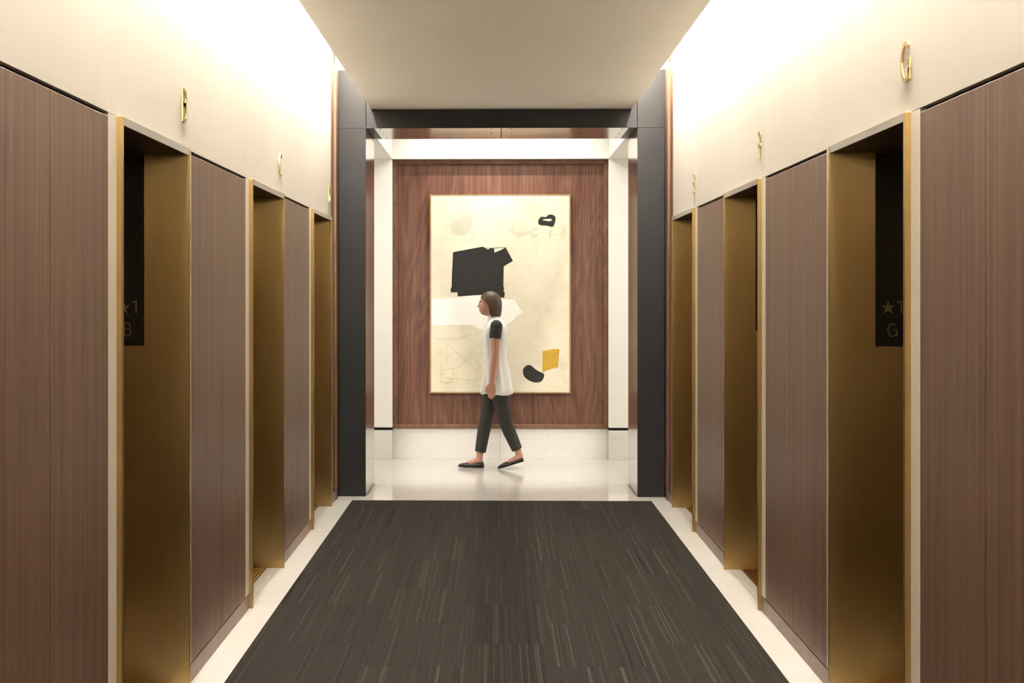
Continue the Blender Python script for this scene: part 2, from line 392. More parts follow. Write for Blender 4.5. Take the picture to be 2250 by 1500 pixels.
for s, nm, letters in SIDES:
    OPEN = OPENS[s]
    for (a, b), ch in zip(OPEN, letters):
        t = empty('elevator_entrance', (CX+s*(W+.1), (a+b)/2, 0))
        tag(t, 'brass framed %s, below brass letter %s' % (ORD[ch], ch), 'elevator', 'lift openings along the lobby')
        F = -.019
        jn = box('jamb', side(s, F, DEPTH+.03, a-JT, a, 0, H_STONE), 'brass', t, .001)
        jf = box('jamb', side(s, F, DEPTH+.03, b, b+JT, 0, H_STONE), 'brass', t, .001)
        lt = box('lintel', side(s, F+.008, DEPTH+.03, a, b, H_STONE-.027, H_STONE), 'bronze', t, .001)
        box('cover_strip', side(s, F+.002, F+.008, a, b, H_STONE-.028, H_STONE), 'nickel', lt)
        mid = (a+b)/2
        for y0, y1 in ((a, mid-.002), (mid+.002, b)):
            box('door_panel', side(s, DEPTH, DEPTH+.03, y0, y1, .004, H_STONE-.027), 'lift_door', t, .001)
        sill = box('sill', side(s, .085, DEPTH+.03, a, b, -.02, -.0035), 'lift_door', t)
        for k in range(FLOOR_RIBS):
            d = .087+k*.022
            box('rib', side(s, d, d+.017, a, b, -.0035, .0015), 'brass', sill)
        # black sign plate on the far jamb, facing the lobby end
        plate = box('sign_plate', side(s, .165, .300, b-.004, b, 1.398, H_STONE-.028), 'plate', t, .0008)
        cx = CX+s*(W+.2325)
        org = Vector((cx, b-.004, 0)); rt = Vector((1, 0, 0)); up = Vector((0, 0, 1)); nr = Vector((0, -1, 0))
        prism('star', star_pts(.029, -.017, 1.5525), org, rt, up, nr, .0015, 'sign', plate)
        ln, w = glyph('1', .052, .0055); strokes('numeral', ln, .0055, org+rt*.019+up*1.530, rt, up, nr, .0015, 'sign', plate)
        ln, w = glyph(ch, .055, .0055); strokes('letter', ln, .0055, org-rt*w/2+up*1.4365, rt, up, nr, .0015, 'sign', plate)
        bm = bmesh.new()
        for key, z in (('floor', 1.5205), ('car', 1.4275)):
            n = max(p[0] for p in BRAILLE[key])
            for (i, j) in BRAILLE[key]:
                x = cx+(i-n/2)*.0022; zz = z-j*.0024
                bm_box(bm, x-.0007, x+.0007, b-.0048, b-.004, zz-.0007, zz+.0007)
        link('braille', bm, 'sign', plate)['kind'] = 'stuff'
        # brass capital on the stone, lined up with the right-hand edge of the opening
        rtv = Vector((0, 1, 0)) if s < 0 else Vector((0, -1, 0))
        ln, w = glyph(ch, .135, .015)
        if ch in 'EF': w0 = w+.008
        else: w0 = w
        yr = b+.012 if s < 0 else a-.030
        org = Vector((CX+s*(W-.002), yr, 2.302)) - rtv*w0
        lo = strokes('brass_letter', ln, .015, org, rtv, up, Vector((-s, 0, 0)), .006, 'letter')
        tag(lo, 'raised brass letter %s on cream stone, above the %s' % (ch, ORD[ch]), 'letter', 'brass letters above the lifts')
        for q in (.03, .095): box('pin', (CX+s*(W-.0025), CX+s*(W+.001), org.y+rtv.y*.005-.002, org.y+rtv.y*.005+.002, 2.302+q, 2.306+q), 'letter', lo)

# ------------------------------------------------------------------ floor and carpet
floor = struct(boxes('floor', [(CX-W-.6, CX+W+.6, Y_BACK, Y_P1, -.08, -.0045), (-5.2, 5.2, Y_P1, 14.3, -.08, -.0045)], 'grout'))
def tile(x0, x1, y0, y1, name='marble_tile'):
    box(name, (x0+.0011, x1-.0011, y0+.0011, y1-.0011, -.02, 0), 'marble', floor, .0005)
for s in (-1, 1):
    y = Y_CARPET; ys = [y]
    while y > -2.5: y -= .515; ys.append(y)
    for y1, y0 in zip(ys, ys[1:]):
        x0, x1 = sorted((CX+s*CARPET_HALF, CX+s*(W+.02)))
        tile(x0, x1, y0, y1)
    for a, b in OPENS[s]:
        x0, x1 = sorted((CX+s*(W+.0195), CX+s*(W+.085)))
        tile(x0, x1, a, b, 'threshold_tile')
xs = [-1.329, -1.167, -.623, 0, .623, 1.167, 1.329]
for a, b in zip(xs, xs[1:]): tile(CX+a, CX+b, Y_CARPET, 12.12)
def slab(pts):
    bm = bmesh.new(); n = len(pts)
    cxp = sum(p[0] for p in pts)/n; cyp = sum(p[1] for p in pts)/n
    q = [(p[0]+(cxp-p[0])*.0008, p[1]+(cyp-p[1])*.0008) for p in pts]
    lo = [bm.verts.new((p[0], p[1], -.02)) for p in q]; hi = [bm.verts.new((p[0], p[1], 0)) for p in q]
    bm.faces.new(lo[::-1]); bm.faces.new(hi)
    for i in range(n): bm.faces.new((lo[i], lo[(i+1) % n], hi[(i+1) % n], hi[i]))
    link('marble_tile', bm, 'marble', floor)
Y2, Y3 = 12.12, 14.02
slab([(CX-1.1, Y2), (.843, Y2), (.455, Y3), (CX-1.1, Y3)]); slab([(.843, Y2), (CX+1.1, Y2), (CX+1.1, Y3), (.455, Y3)])
for k in range(4):
    for s in (-1, 1):
        x0, x1 = sorted((CX+s*(1.1+k), CX+s*(2.1+k))); slab([(x0, Y2), (x1, Y2), (x1, Y3), (x0, Y3)])
carpet = empty('carpet', (CX, 4.5, 0))
tag(carpet, 'dark brown striped carpet of staggered tiles, laid down the middle of the lobby floor', 'carpet')
CW, CL = .41, .82
ncol = 0; x = CX-CARPET_HALF
cuts = [CX-CARPET_HALF]; k = -2
while CX+(k+.5)*CW < CX+CARPET_HALF:
    if CX+(k+.5)*CW > CX-CARPET_HALF+.05: cuts.append(CX+(k+.5)*CW)
    k += 1
cuts.append(CX+CARPET_HALF)
cuts = sorted(cuts)
for i, (x0, x1) in enumerate(zip(cuts, cuts[1:])):
    y1 = Y_CARPET; y0 = 10.63-(CL/2 if i % 2 else 0)
    while y1 > Y_BACK:
        y0 = max(y0, Y_BACK)
        dz = random.uniform(-.0003, .0003)
        box('carpet_tile', (x0+.0004, x1-.0004, y0+.0004, y1-.0004, -.0045, .006+dz), 'carpet', carpet, .0006)
        y1 = y0; y0 = y1-CL

# ------------------------------------------------------------------ ceilings, slots, end walls
struct(box('ceiling', (CX-CEIL_HALF, CX+CEIL_HALF, Y_BACK, Y_P0, Z_CEIL, Z_CEIL+.04), 'ceil', None, .001))
struct(boxes('ceiling_upper', [(CX-W-.6, CX+W+.6, Y_BACK, Y_P0+.35, Z_SLOT, Z_SLOT+.1)], 'white'))
struct(box('wall_back', (CX-W-.6, CX+W+.6, Y_BACK-.1, Y_BACK, 0, Z_SLOT), 'stone'))
struct(boxes('wall_bulkhead', [(CX-W-.02, CX+W+.02, Y_P0+.01, Y_P0+.3, 3.405, Z_SLOT)], 'white'))
for s in (-1, 1):
    t = empty('cove_light', (CX+s*1.15, 4.4, Z_SLOT))
    tag(t, 'long linear lamp hidden in the ceiling slot along the %s wall' % ('left' if s < 0 else 'right'), 'light', 'slot lamps')
    box('housing', (CX+s*1.197-.03, CX+s*1.197+.03, Y_BACK+.1, Y_P0-.1, Z_SLOT-.035, Z_SLOT), 'metal_white', t)
    box('diffuser', (CX+s*1.197-.024, CX+s*1.197+.024, Y_BACK+.12, Y_P0-.12, Z_SLOT-.041, Z_SLOT-.0355), 'cove', t)

# ------------------------------------------------------------------ dark steel portal
portal = empty('portal_frame', (CX, (Y_P0+Y_P1)/2, 0))
tag(portal, 'dark blackened steel portal framing the way to the cross corridor', 'portal')
for s in (-1, 1):
    core = box('pillar', (CX+s*(P_IN+.004), CX+s*P_OUT, Y_P0+.004, Y_P1, 0.0, 3.405), 'dark', portal)
    x0, x1 = CX+s*P_IN, CX+s*P_OUT
    box('front_plate', (x0, x1, Y_P0, Y_P0+.004, .006, Z_BEAM-.001), 'steel', core, .0008)
    box('front_plate', (x0, x1, Y_P0, Y_P0+.004, Z_BEAM+.001, 3.40), 'steel', core, .0008)
    box('inner_plate', (x0, x0+s*.004, Y_P0+.0045, Y_P1, .006, Z_BEAM-.001), 'soffit', core)
beam = box('beam', (CX-P_IN+.0005, CX+P_IN-.0005, Y_P0+.012, Y_P1, Z_BEAM+.004, 3.40), 'dark', portal)
for x0, x1 in ((CX-P_IN+.003, CX-.0015), (CX+.0015, CX+P_IN-.003)):
    box('front_plate', (x0, x1, Y_P0+.006, Y_P0+.012, Z_BEAM, 3.40), 'steel', beam, .0008)
for s in (-1, 1):
    box('soffit_plate', (CX+s*.003, CX+s*(P_IN-.066), Y_P0+.012, Y_P1, Z_BEAM, Z_BEAM+.004), 'soffit', beam, .0006)
    box('corner_plate', (CX+s*(P_IN-.063), CX+s*(P_IN-.002), Y_P0+.012, Y_P1, Z_BEAM+.001, Z_BEAM+.004), 'steel', beam, .0006)
bm = bmesh.new()
for x in (-.97, -.62, -.08, .08, .62, .97):
    for y in (Y_P0+.08, Y_P0+.40, Y_P0+.72):
        bmesh.ops.create_cone(bm, cap_ends=True, segments=10, radius1=.006, radius2=.006, depth=.003, matrix=Matrix.Translation((CX+x, y, Z_BEAM-.0005)))
link('screws', bm, 'dark', beam)['kind'] = 'stuff'

# ------------------------------------------------------------------ cross corridor
struct(boxes('ceiling_corridor', [(-5.2, CX-1.066, Y_P1, Y_WALL+.4, Z_BEAM, Z_BEAM+.1), (CX+1.066, 5.2, Y_P1, Y_WALL+.4, Z_BEAM, Z_BEAM+.1),
        (CX-1.066, CX-1.056, Y_P1, Y_WALL, Z_BEAM, 3.62), (CX+1.056, CX+1.066, Y_P1, Y_WALL, Z_BEAM, 3.62),
        (CX-1.066, CX+1.066, Y_P1, Y_P1+.02, Z_BEAM+.002, 3.62), (CX-1.08, CX+1.08, Y_P1, Y_WALL+.4, 3.62, 3.7)], 'white'))
HN = 1.058
wf = struct(boxes('wall_front', [(-5.2, CX-HN, Y_WALL, Y_WALL+.4, .316, Z_BEAM), (CX+HN, 5.2, Y_WALL, Y_WALL+.4, .316, Z_BEAM),
        (CX-HN-.008, CX+HN+.008, Y_WALL, Y_WALL+.4, Z_BEAM, 3.62), (CX-HN, CX+HN, Y_PANEL+.03, Y_WALL+.4, .30, Z_BEAM)], 'white'))
box('shadow_gap', (-5.2, CX-HN, Y_WALL+.02, Y_WALL+.3, .288, .316), 'dark', wf); box('shadow_gap', (CX+HN, 5.2, Y_WALL+.02, Y_WALL+.3, .288, .316), 'dark', wf)
bf = struct(empty('baseboard_front', (CX, Y_WALL, 0)))
for x0, x1 in ((-5.2, -3.2), (-3.2, CX-HN), (CX+HN, 3.2), (3.2, 5.2)):
    box('marble_slab', (x0, x1, Y_WALL-.002, Y_WALL+.3, 0, .288), 'marble_wall', bf, .0015)
for x0, x1 in ((CX-HN, CX), (CX, CX+HN)):
    box('marble_slab', (x0+.0008, x1-.0008, Y_PANEL-.012, Y_WALL+.3, 0, .296), 'marble_wall', bf, .001)
struct(boxes('wall_corridor', [(-5.3, -5.2, Y_P1-.3, 14.3, 0, 3), (5.2, 5.3, Y_P1-.3, 14.3, 0, 3), (-5.2, CX-W, Y_P1-.1, Y_P1, 0, 3), (CX+W, 5.2, Y_P1-.1, Y_P1, 0, 3)], 'white'))
# timber picture panel
pan = empty('wood_wall_panel', (CX, Y_PANEL, .3))
tag(pan, 'large walnut veneer wall panel with a raised walnut border, behind the painting', 'wall panel')
px0, px1, pz0, pz1 = CX-1.054, CX+1.054, .299, 2.937
box('veneer', (px0+.03, px1-.03, Y_PANEL, Y_PANEL+.028, pz0+.02, pz1-.02), 'feature', pan)
fr = .040
for nme, b in (('rail', (px0, px1, Y_PANEL-.03, Y_PANEL+.028, pz1-fr, pz1)), ('rail', (px0, px1, Y_PANEL-.03, Y_PANEL+.028, pz0, pz0+fr)),
               ('stile', (px0, px0+fr, Y_PANEL-.03, Y_PANEL+.028, pz0+fr, pz1-fr)), ('stile', (px1-fr, px1, Y_PANEL-.03, Y_PANEL+.028, pz0+fr, pz1-fr))):
    box(nme, b, 'rail_wood', pan, .0015)

# ------------------------------------------------------------------ painting
pw, ph, pzc = 1.355, 1.922, 1.620
YF = Y_PANEL-.055
pic = empty('painting', (CX, Y_PANEL, pzc-ph/2))
tag(pic, 'large abstract canvas in cream with black, white and ochre shapes, on the walnut panel', 'painting')
cx0 = CX-.001-pw/2; cz0 = pzc-ph/2
box('canvas', (cx0, cx0+pw, YF, Y_PANEL-.002, cz0, cz0+ph), 'canvas', pic)
for b in ((cx0-.012, cx0-.003, YF-.002, Y_PANEL-.001, cz0-.012, cz0+ph+.012), (cx0+pw+.003, cx0+pw+.012, YF-.002, Y_PANEL-.001, cz0-.012, cz0+ph+.012),
          (cx0-.003, cx0+pw+.003, YF-.002, Y_PANEL-.001, cz0-.012, cz0-.003), (cx0-.003, cx0+pw+.003, YF-.002, Y_PANEL-.001, cz0+ph+.003, cz0+ph+.012)):
    box('frame_strip', b, 'pic_frame', pic, .0008)
def A(p): return ((p[0]/6.52+930-946.9)/303.6*pw, (1-(p[1]/6.52+410-430)/431.6)*ph)     # sheet measured in two halves
def B(p): return ((p[0]/6.25+930-946.9)/303.6*pw, (1-(p[1]/6.25+640-430)/431.6)*ph)
po = Vector((cx0, YF, cz0)); pr, pu, pn = Vector((1, 0, 0)), Vector((0, 0, 1)), Vector((0, -1, 0))
def paint(name, pts, mat, th, holes=None): return prism(name, pts, po, pr, pu, pn, th, mat, pic, holes)
def smooth_loop(pts, n=5):
    out = []; m = len(pts)
    for i in range(m):
        p0, p1, p2, p3 = pts[i-1], pts[i], pts[(i+1) % m], pts[(i+2) % m]
        for k in range(n):
            t = k/n
            out.append(tuple(.5*((2*p1[j])+(-p0[j]+p2[j])*t+(2*p0[j]-5*p1[j]+4*p2[j]-p3[j])*t*t+(-p0[j]+3*p1[j]-3*p2[j]+p3[j])*t**3) for j in (0, 1)))
    return out
def rough_loop(pts, amp, n=6):
    out = []; m = len(pts)
    for i in range(m):
        a, b = pts[i], pts[(i+1) % m]
        for k in range(n):
            t = k/n; out.append((a[0]+(b[0]-a[0])*t+random.uniform(-amp, amp), a[1]+(b[1]-a[1])*t+random.uniform(-amp, amp)))
    return out
paint('beige_wash', [A(p) for p in rough_loop([(560,370),(600,390),(640,345),(690,430),(705,540),(670,640),(600,695),(490,700),(400,640),(365,580),(430,490),(500,450)], 7, 4)], 'p_wash', .0006)
paint('beige_wash', [A(p) for p in rough_loop([(1225,590),(1330,640),(1450,655),(1550,600),(1640,570),(1640,620),(1560,655),(1650,690),(1600,740),(1540,720),(1520,680),(1370,720),(1250,660)], 6, 4)], 'p_wash', .0006)
paint('white_band', [B(p) for p in rough_loop([(110,110),(480,82),(700,55),(880,50),(960,95),(1250,120),(1300,190),(1365,290),(1270,340),(1240,400),(1130,480),(870,540),(740,510),(680,465),(400,462),(110,468)], 6, 5)], 'p_white', .0010)
blk = [A(p) for p in [(425,937),(640,897),(855,857),(867,870),(890,876),(1012,878),(1018,945),(1100,910),(1180,872),(1282,1062),(1152,1140),(1145,1440),(1156,1440),(1150,1500)]]
blk += [B(p) for p in [(1118,25),(1110,85),(960,80),(780,50),(640,58),(470,70),(470,12),(378,14)]]+[A(p) for p in [(392,1500),(393,1447),(405,1445),(412,1200),(420,1050)]]
paint('black_block', blk, 'p_black', .0014, holes=[[A(p) for p in [(900,880),(945,880),(945,895),(900,895)]]])
paint('black_line', [A(p) for p in [(1012,872),(1180,868),(1180,873),(1012,879)]], 'p_black', .0014)
paint('black_ring', [A(p) for p in smooth_loop([(1665,450),(1690,430),(1755,434),(1785,406),(1850,403),(1890,440),(1880,520),(1852,572),(1780,560),(1660,545),(1645,490)], 4)], 'p_black', .0014,
      holes=[[A(p) for p in [(1705,468),(1760,460),(1835,458),(1838,482),(1800,497),(1720,482)]]])
paint('ochre_block', [B(p) for p in [(1635,820),(1700,812),(1780,792),(1868,795),(1845,1043),(1760,1062),(1632,1108)]], 'p_ochre', .0014)
paint('black_bean', [B(p) for p in smooth_loop([(1375,1060),(1420,1018),(1475,1018),(1530,1065),(1600,1108),(1650,1130),(1655,1175),(1620,1235),(1540,1253),(1450,1225),(1385,1170),(1368,1105)], 4)], 'p_black', .0014)
def line(name, lines, w, mat):
    for l in lines: strokes(name, [l], w, po, pr, pu, pn, .0006, mat, pic)
line('ochre_outline', [[B(p) for p in l] for l in ([(240,1082),(415,1062),(410,1190),(330,1262),(300,1285)], [(240,1082),(236,1180),(240,1250),(300,1258),(405,1252)], [(200,1095),(250,1110)], [(215,1150),(270,1140)])], .0045, 'p_line')
line('pencil_line', [[B(p) for p in l] for l in ([(155,655),(340,655),(480,645),(660,600)], [(315,720),(400,790),(530,905),(720,1085),(735,1180),(733,1235)], [(305,1195),(440,1208),(735,1230)],
     [(320,740),(322,1040)], [(740,1070),(770,1052),(820,1045)], [(1480,1005),(1540,970),(1610,950)], [(1690,1240),(1720,1205)], [(1300,1150),(1360,1125)], [(1240,1050),(1290,1000)])], .0022, 'p_pencil')
line('pencil_line', [[A(p) for p in l] for l in ([(120,318),(200,300),(260,265),(315,220)], [(120,260),(190,205),(260,150)], [(330,540),(312,590),(330,640),(450,690)], [(690,590),(740,560),(775,552)], [(610,760),(660,790),(715,745),(725,670)])], .0020, 'p_pencil')
line('wash_drip', [[A(p) for p in l] for l in ([(1585,735),(1600,800),(1605,920),(1640,1020)], [(1630,735),(1645,835)], [(1290,420),(1275,520),(1300,620)], [(1225,420),(1240,540)], [(1650,655),(1800,665),(1950,700),(2010,640),(2030,570)])], .0055, 'p_wash')
line('black_drip', [[A(p) for p in l] for l in ([(1828,575),(1832,595)], [(1822,630),(1818,662)], [(1812,690),(1808,722)])], .004, 'p_black')

# ------------------------------------------------------------------ picture lamps and added fill lamps of the cross corridor
def area(name, loc, rot, size, power, col=WARM, spread=None):
    l = bpy.data.lights.new(name, 'AREA'); l.energy = power; l.color = col; l.shape = 'DISK'; l.size = size
    if spread: l.spread = spread
    o = bpy.data.objects.new(name, l); C.objects.link(o); o.location = loc; o.rotation_euler = rot; return o
def ring_lamp(x, y, z, label, group):
    t = empty('downlight', (x, y, z)); tag(t, label, 'light', group)
    bm = bmesh.new(); n = 24
    rings = [[bm.verts.new((x+r*math.cos(2*math.pi*i/n), y+r*math.sin(2*math.pi*i/n), zz)) for i in range(n)] for r, zz in ((.062, z), (.062, z-.006), (.05, z-.006), (.045, z+.0))]
    for a, b in zip(rings, rings[1:]):
        for i in range(n): bm.faces.new((a[i], a[(i+1) % n], b[(i+1) % n], b[i]))
    link('trim_ring', bm, 'metal_white', t)
    bm = bmesh.new(); bmesh.ops.create_circle(bm, cap_ends=True, segments=n, radius=.047, matrix=Matrix.Translation((x, y, z-.001)) @ Matrix.Rotation(math.pi, 4, 'X'))
    link('lens', bm, 'lamp', t)
    return t
for i, x in enumerate((-.55, 0, .55)):
    y, z = 13.42, 3.62
    t = ring_lamp(CX+x, y, z, 'round picture downlight in the raised ceiling, %s of three' % ('left', 'middle', 'right')[i], 'picture downlights')
    l = bpy.data.lights.new('picture_lamp', 'SPOT'); l.energy = SPOT_W*(2.1 if i == 1 else 1.0); l.color = (1, .95, .86); l.spot_size = R(95); l.spot_blend = .9; l.shadow_soft_size = .03
    o = bpy.data.objects.new('picture_lamp', l); C.objects.link(o); o.location = (CX+x, y, z-.01)
    o.rotation_euler = (R(17), 0, 0); o.parent = t; o.matrix_parent_inverse = t.matrix_world.inverted()
for x, y in ((-2.6, 13.0), (2.7, 13.0), (-4.2, 13.0), (4.3, 13.0)):  # unseen downlights added on both sides to fill the corridor with light
    t = ring_lamp(x, y, Z_BEAM, '%s added fill downlight, out of view %s along the cross corridor' % ('nearer' if abs(x) < 3.5 else 'farther', 'left' if x < 0 else 'right'), 'added corridor fill lights')
    o = area('corridor_fill', (x, y, Z_BEAM-.012), (0, 0, 0), .09, CORRIDOR_FILL_W); o.parent = t; o.matrix_parent_inverse = t.matrix_world.inverted()
o = area('coffer_fill', (CX, 12.75, 3.60), (0, 0, 0), .5, 10, (1, .965, .92))  # added fill light without a fixture, whitens the space under the raised ceiling

# ------------------------------------------------------------------ person walking to the left past the painting
PX, PY = 0.0, 13.21
def bm_ball(bm, c, r, sc=(1, 1, 1), rot=None, sub=3):
    m = Matrix.Translation(c) @ (rot.to_4x4() if rot else Matrix.Identity(4)) @ Matrix.Diagonal((r*sc[0], r*sc[1], r*sc[2], 1))
    bmesh.ops.create_icosphere(bm, subdivisions=sub, radius=1, matrix=m)
def bm_limb(bm, pts, caps=True, n=18):
    """closed tube through (x, y, z, radius) points, tapering from one to the next"""
    P = [Vector(p[:3]) for p in pts]; rings = []
    for i, p in enumerate(P):
        d = (P[min(i+1, len(P)-1)]-P[max(i-1, 0)]).normalized()
        u = d.orthogonal().normalized() if abs(d.x) > .99 else (Vector((1, 0, 0))-d*d.x).normalized(); w = d.cross(u)
        rings.append([bm.verts.new(p+(u*math.cos(2*math.pi*k/n)+w*math.sin(2*math.pi*k/n))*pts[i][3]) for k in range(n)])
    for a, b in zip(rings, rings[1:]):
        for k in range(n): bm.faces.new((a[k], a[(k+1) % n], b[(k+1) % n], b[k]))
    bm.faces.new(rings[0][::-1]); bm.faces.new(rings[-1])
    if caps:
        for p in pts: bm_ball(bm, p[:3], p[3]*.98, sub=2)
def fuse(name, bm, mat, parent, voxel, smooth=4):
    bmesh.ops.recalc_face_normals(bm, faces=bm.faces[:])
    o = link(name, bm, mat, None)
    r = o.modifiers.new('r', 'REMESH'); r.mode = 'VOXEL'; r.voxel_size = voxel
    sm = o.modifiers.new('s', 'SMOOTH'); sm.iterations = smooth; sm.factor = .5
    bpy.context.view_layer.update()
    me = bpy.data.meshes.new_from_object(o.evaluated_get(bpy.context.evaluated_depsgraph_get()))
    o.modifiers.clear(); o.data = me; me.name = name
    for p in me.polygons: p.use_smooth = True
    if parent: o.parent = parent; o.matrix_parent_inverse = parent.matrix_world.inverted()
    return o
def loft(bm, rings, cap=True):
    vs_ = [[bm.verts.new(p) for p in r] for r in rings]; n = len(rings[0])
    for a, b in zip(vs_, vs_[1:]):
        for k in range(n): bm.faces.new((a[k], a[(k+1) % n], b[(k+1) % n], b[k]))
    if cap: bm.faces.new(vs_[0][::-1]); bm.faces.new(vs_[-1])
NEAR, FAR = PY-.085, PY+.085            # left leg towards the lobby, right leg towards the wall
person = empty('person', (PX, PY, 0))
tag(person, 'person walking left past the painting in white top, dark cropped trousers and black flats', 'person')
HC = Vector((PX-.052, PY, 1.525))       # middle of the head, face to the left
body = bmesh.new()
# trunk and neck (under the clothes), legs, arms
bm_ball(body, (PX+.0, PY, .90), 1, (.095, .14, .11)); bm_ball(body, (PX-.005, PY, 1.06), 1, (.08, .115, .16)); bm_ball(body, (PX+.0, PY, 1.24), 1, (.09, .135, .14))
bm_limb(body, [(PX+.0, PY, 1.30, .07), (PX-.012, PY, 1.38, .050), (PX-.035, PY, 1.46, .047)])
bm_limb(body, [(PX-.0, FAR-.01, .86, .075), (PX-.085, FAR-.02, .46, .050), (PX-.115, FAR-.02, .32, .048), (PX-.150, FAR-.03, .105, .031), (PX-.148, FAR-.03, .07, .031)])
bm_limb(body, [(PX+.0, NEAR+.01, .86, .075), (PX+.085, NEAR+.02, .455, .050), (PX+.135, NEAR+.02, .33, .048), (PX+.212, NEAR+.03, .155, .031), (PX+.225, NEAR+.03, .12, .031)])
bm_limb(body, [(PX-.148, FAR-.03, .075, .032), (PX-.20, FAR-.03, .055, .027), (PX-.265, FAR-.03, .035, .022)])
bm_limb(body, [(PX+.225, NEAR+.03, .118, .032), (PX+.165, NEAR+.03, .082, .027), (PX+.095, NEAR+.03, .042, .022)])
SHN, SHF = PY-.175, PY+.175
bm_limb(body, [(PX+.005, PY-.12, 1.325, .05), (PX+.008, SHN, 1.315, .050), (PX-.000, SHN-.022, 1.20, .043), (PX-.004, SHN-.030, 1.06, .036), (PX-.016, SHN-.028, .96, .035), (PX-.032, SHN-.022, .815, .024)])
bm_limb(body, [(PX+.005, PY+.12, 1.325, .05), (PX+.008, SHF, 1.315, .050), (PX+.040, SHF+.020, 1.20, .043), (PX+.075, SHF+.026, 1.06, .036), (PX+.085, SHF+.022, .96, .035), (PX+.085, SHF+.016, .825, .024)])
def hand(wx, wy, wz, lat, fwd):
    """relaxed hanging hand; lat: -1 near side, +1 far side; back of the hand outwards"""
    bm_ball(body, (wx-.002, wy, wz-.045), 1, (.036, .015, .052))
    for k, (off, ln) in enumerate(((-.030, .070), (-.010, .080), (.010, .075), (.028, .058))):
        x = wx+off; z = wz-.082+abs(off+.0)*.25
        c = -lat*.010
        bm_limb(body, [(x, wy, z+.012, .0098), (x-.002, wy+c*.4, z-ln*.40, .0090), (x-.001, wy+c*1.5, z-ln*.75, .0082), (x+.001, wy+c*2.6, z-ln, .0070)], n=10)
    bm_limb(body, [(wx-.022, wy-lat*.004, wz-.020, .0125), (wx-.048, wy-lat*.008, wz-.050, .0108), (wx-.054, wy-lat*.012, wz-.080, .0092), (wx-.050, wy-lat*.015, wz-.100, .0078)], n=10)
hand(PX-.034, SHN-.022, .815, -1, 1); hand(PX+.085, SHF+.016, .825, 1, 1)
# head: shaped skull with brow, nose, lips, chin and jaw
nu, nv = 64, 48
grid = []
for j in range(1, nv):
    ph_ = math.pi*j/nv; row = []
    for i in range(nu):
        th = 2*math.pi*i/nu
        d = Vector((-math.sin(ph_)*math.cos(th), math.sin(ph_)*math.sin(th), math.cos(ph_)))      # th 0 looks ahead (-x)
        x, y, z = d.x*.096, d.y*.073, d.z*.112
        front = max(0, -d.x)
        if z < 0: y *= 1-.30*(-z/.112)**1.2; x = x*(1-.30*(-z/.112)) if x > 0 else x*(1-.02*(-z/.112))
        if z < 0 and x < 0: x *= 1+.55*(z/.112)**2
        a = abs(y)
        G = lambda c, w: math.exp(-((z-c)/w)**2)
        if d.x < -.2:
            x -= .021*math.exp(-(a/.0105)**2)*math.exp(-((z+.022)/.013)**2) + .013*math.exp(-(a/.009)**2)*G(-.004, .020)
            x += .011*math.exp(-((a-.030)/.016)**2)*G(.004, .013)
            x -= .005*math.exp(-(a/.045)**2)*G(.024, .011)
            x -= .0035*math.exp(-(a/.022)**2)*(G(-.050, .006)+G(-.062, .006)) + .008*math.exp(-(a/.026)**2)*G(-.092, .014)
        row.append(HC+Vector((x, y, z)))
    grid.append(row)
vb = [[body.verts.new(p) for p in r] for r in grid]
tp, bt = body.verts.new(HC+Vector((0, 0, .112))), body.verts.new(HC+Vector((-.02, 0, -.112)))
for a, b in zip(vb, vb[1:]):
    for k in range(nu): body.faces.new((a[k], b[k], b[(k+1) % nu], a[(k+1) % nu]))
for k in range(nu): body.faces.new((tp, vb[0][k], vb[0][(k+1) % nu])); body.faces.new((bt, vb[-1][(k+1) % nu], vb[-1][k]))
for sy in (-1, 1):
    bm_ball(body, HC+Vector((.012, sy*.073, -.008)), 1, (.017, .008, .031), Matrix.Rotation(sy*.25, 3, 'X'))
fuse('body', body, 'skin', person, .0055, 3)
for sy in (-1, 1):
    e = bmesh.new(); bm_ball(e, HC+Vector((-.0735, sy*.030, .004)), .0125, sub=2); eo = link('eye', e, 'eye', person, True)
    e = bmesh.new(); bm_ball(e, HC+Vector((-.0825, sy*.030, .004)), .0055, (.7, 1, 1), sub=2); link('iris', e, 'iris', eo, True)
    e = bmesh.new(); bm_limb(e, [(HC.x-.090, HC.y+sy*.016, HC.z+.021, .0028), (HC.x-.088, HC.y+sy*.030, HC.z+.026, .0032), (HC.x-.078, HC.y+sy*.043, HC.z+.022, .0020)], n=8); link('eyebrow', e, 'hair', person, True)
e = bmesh.new()
for dz, r in ((-.050, .0042), (-.0605, .0050)):
    bm_limb(e, [(HC.x-.0895, HC.y-.021, HC.z-.0555, .0018), (HC.x-.0955, HC.y-.008, HC.z+dz, r), (HC.x-.0965, HC.y, HC.z+dz-.001, r), (HC.x-.0955, HC.y+.008, HC.z+dz, r), (HC.x-.0895, HC.y+.021, HC.z-.0555, .0018)], n=8)
link('lips', e, 'lip', person, True)
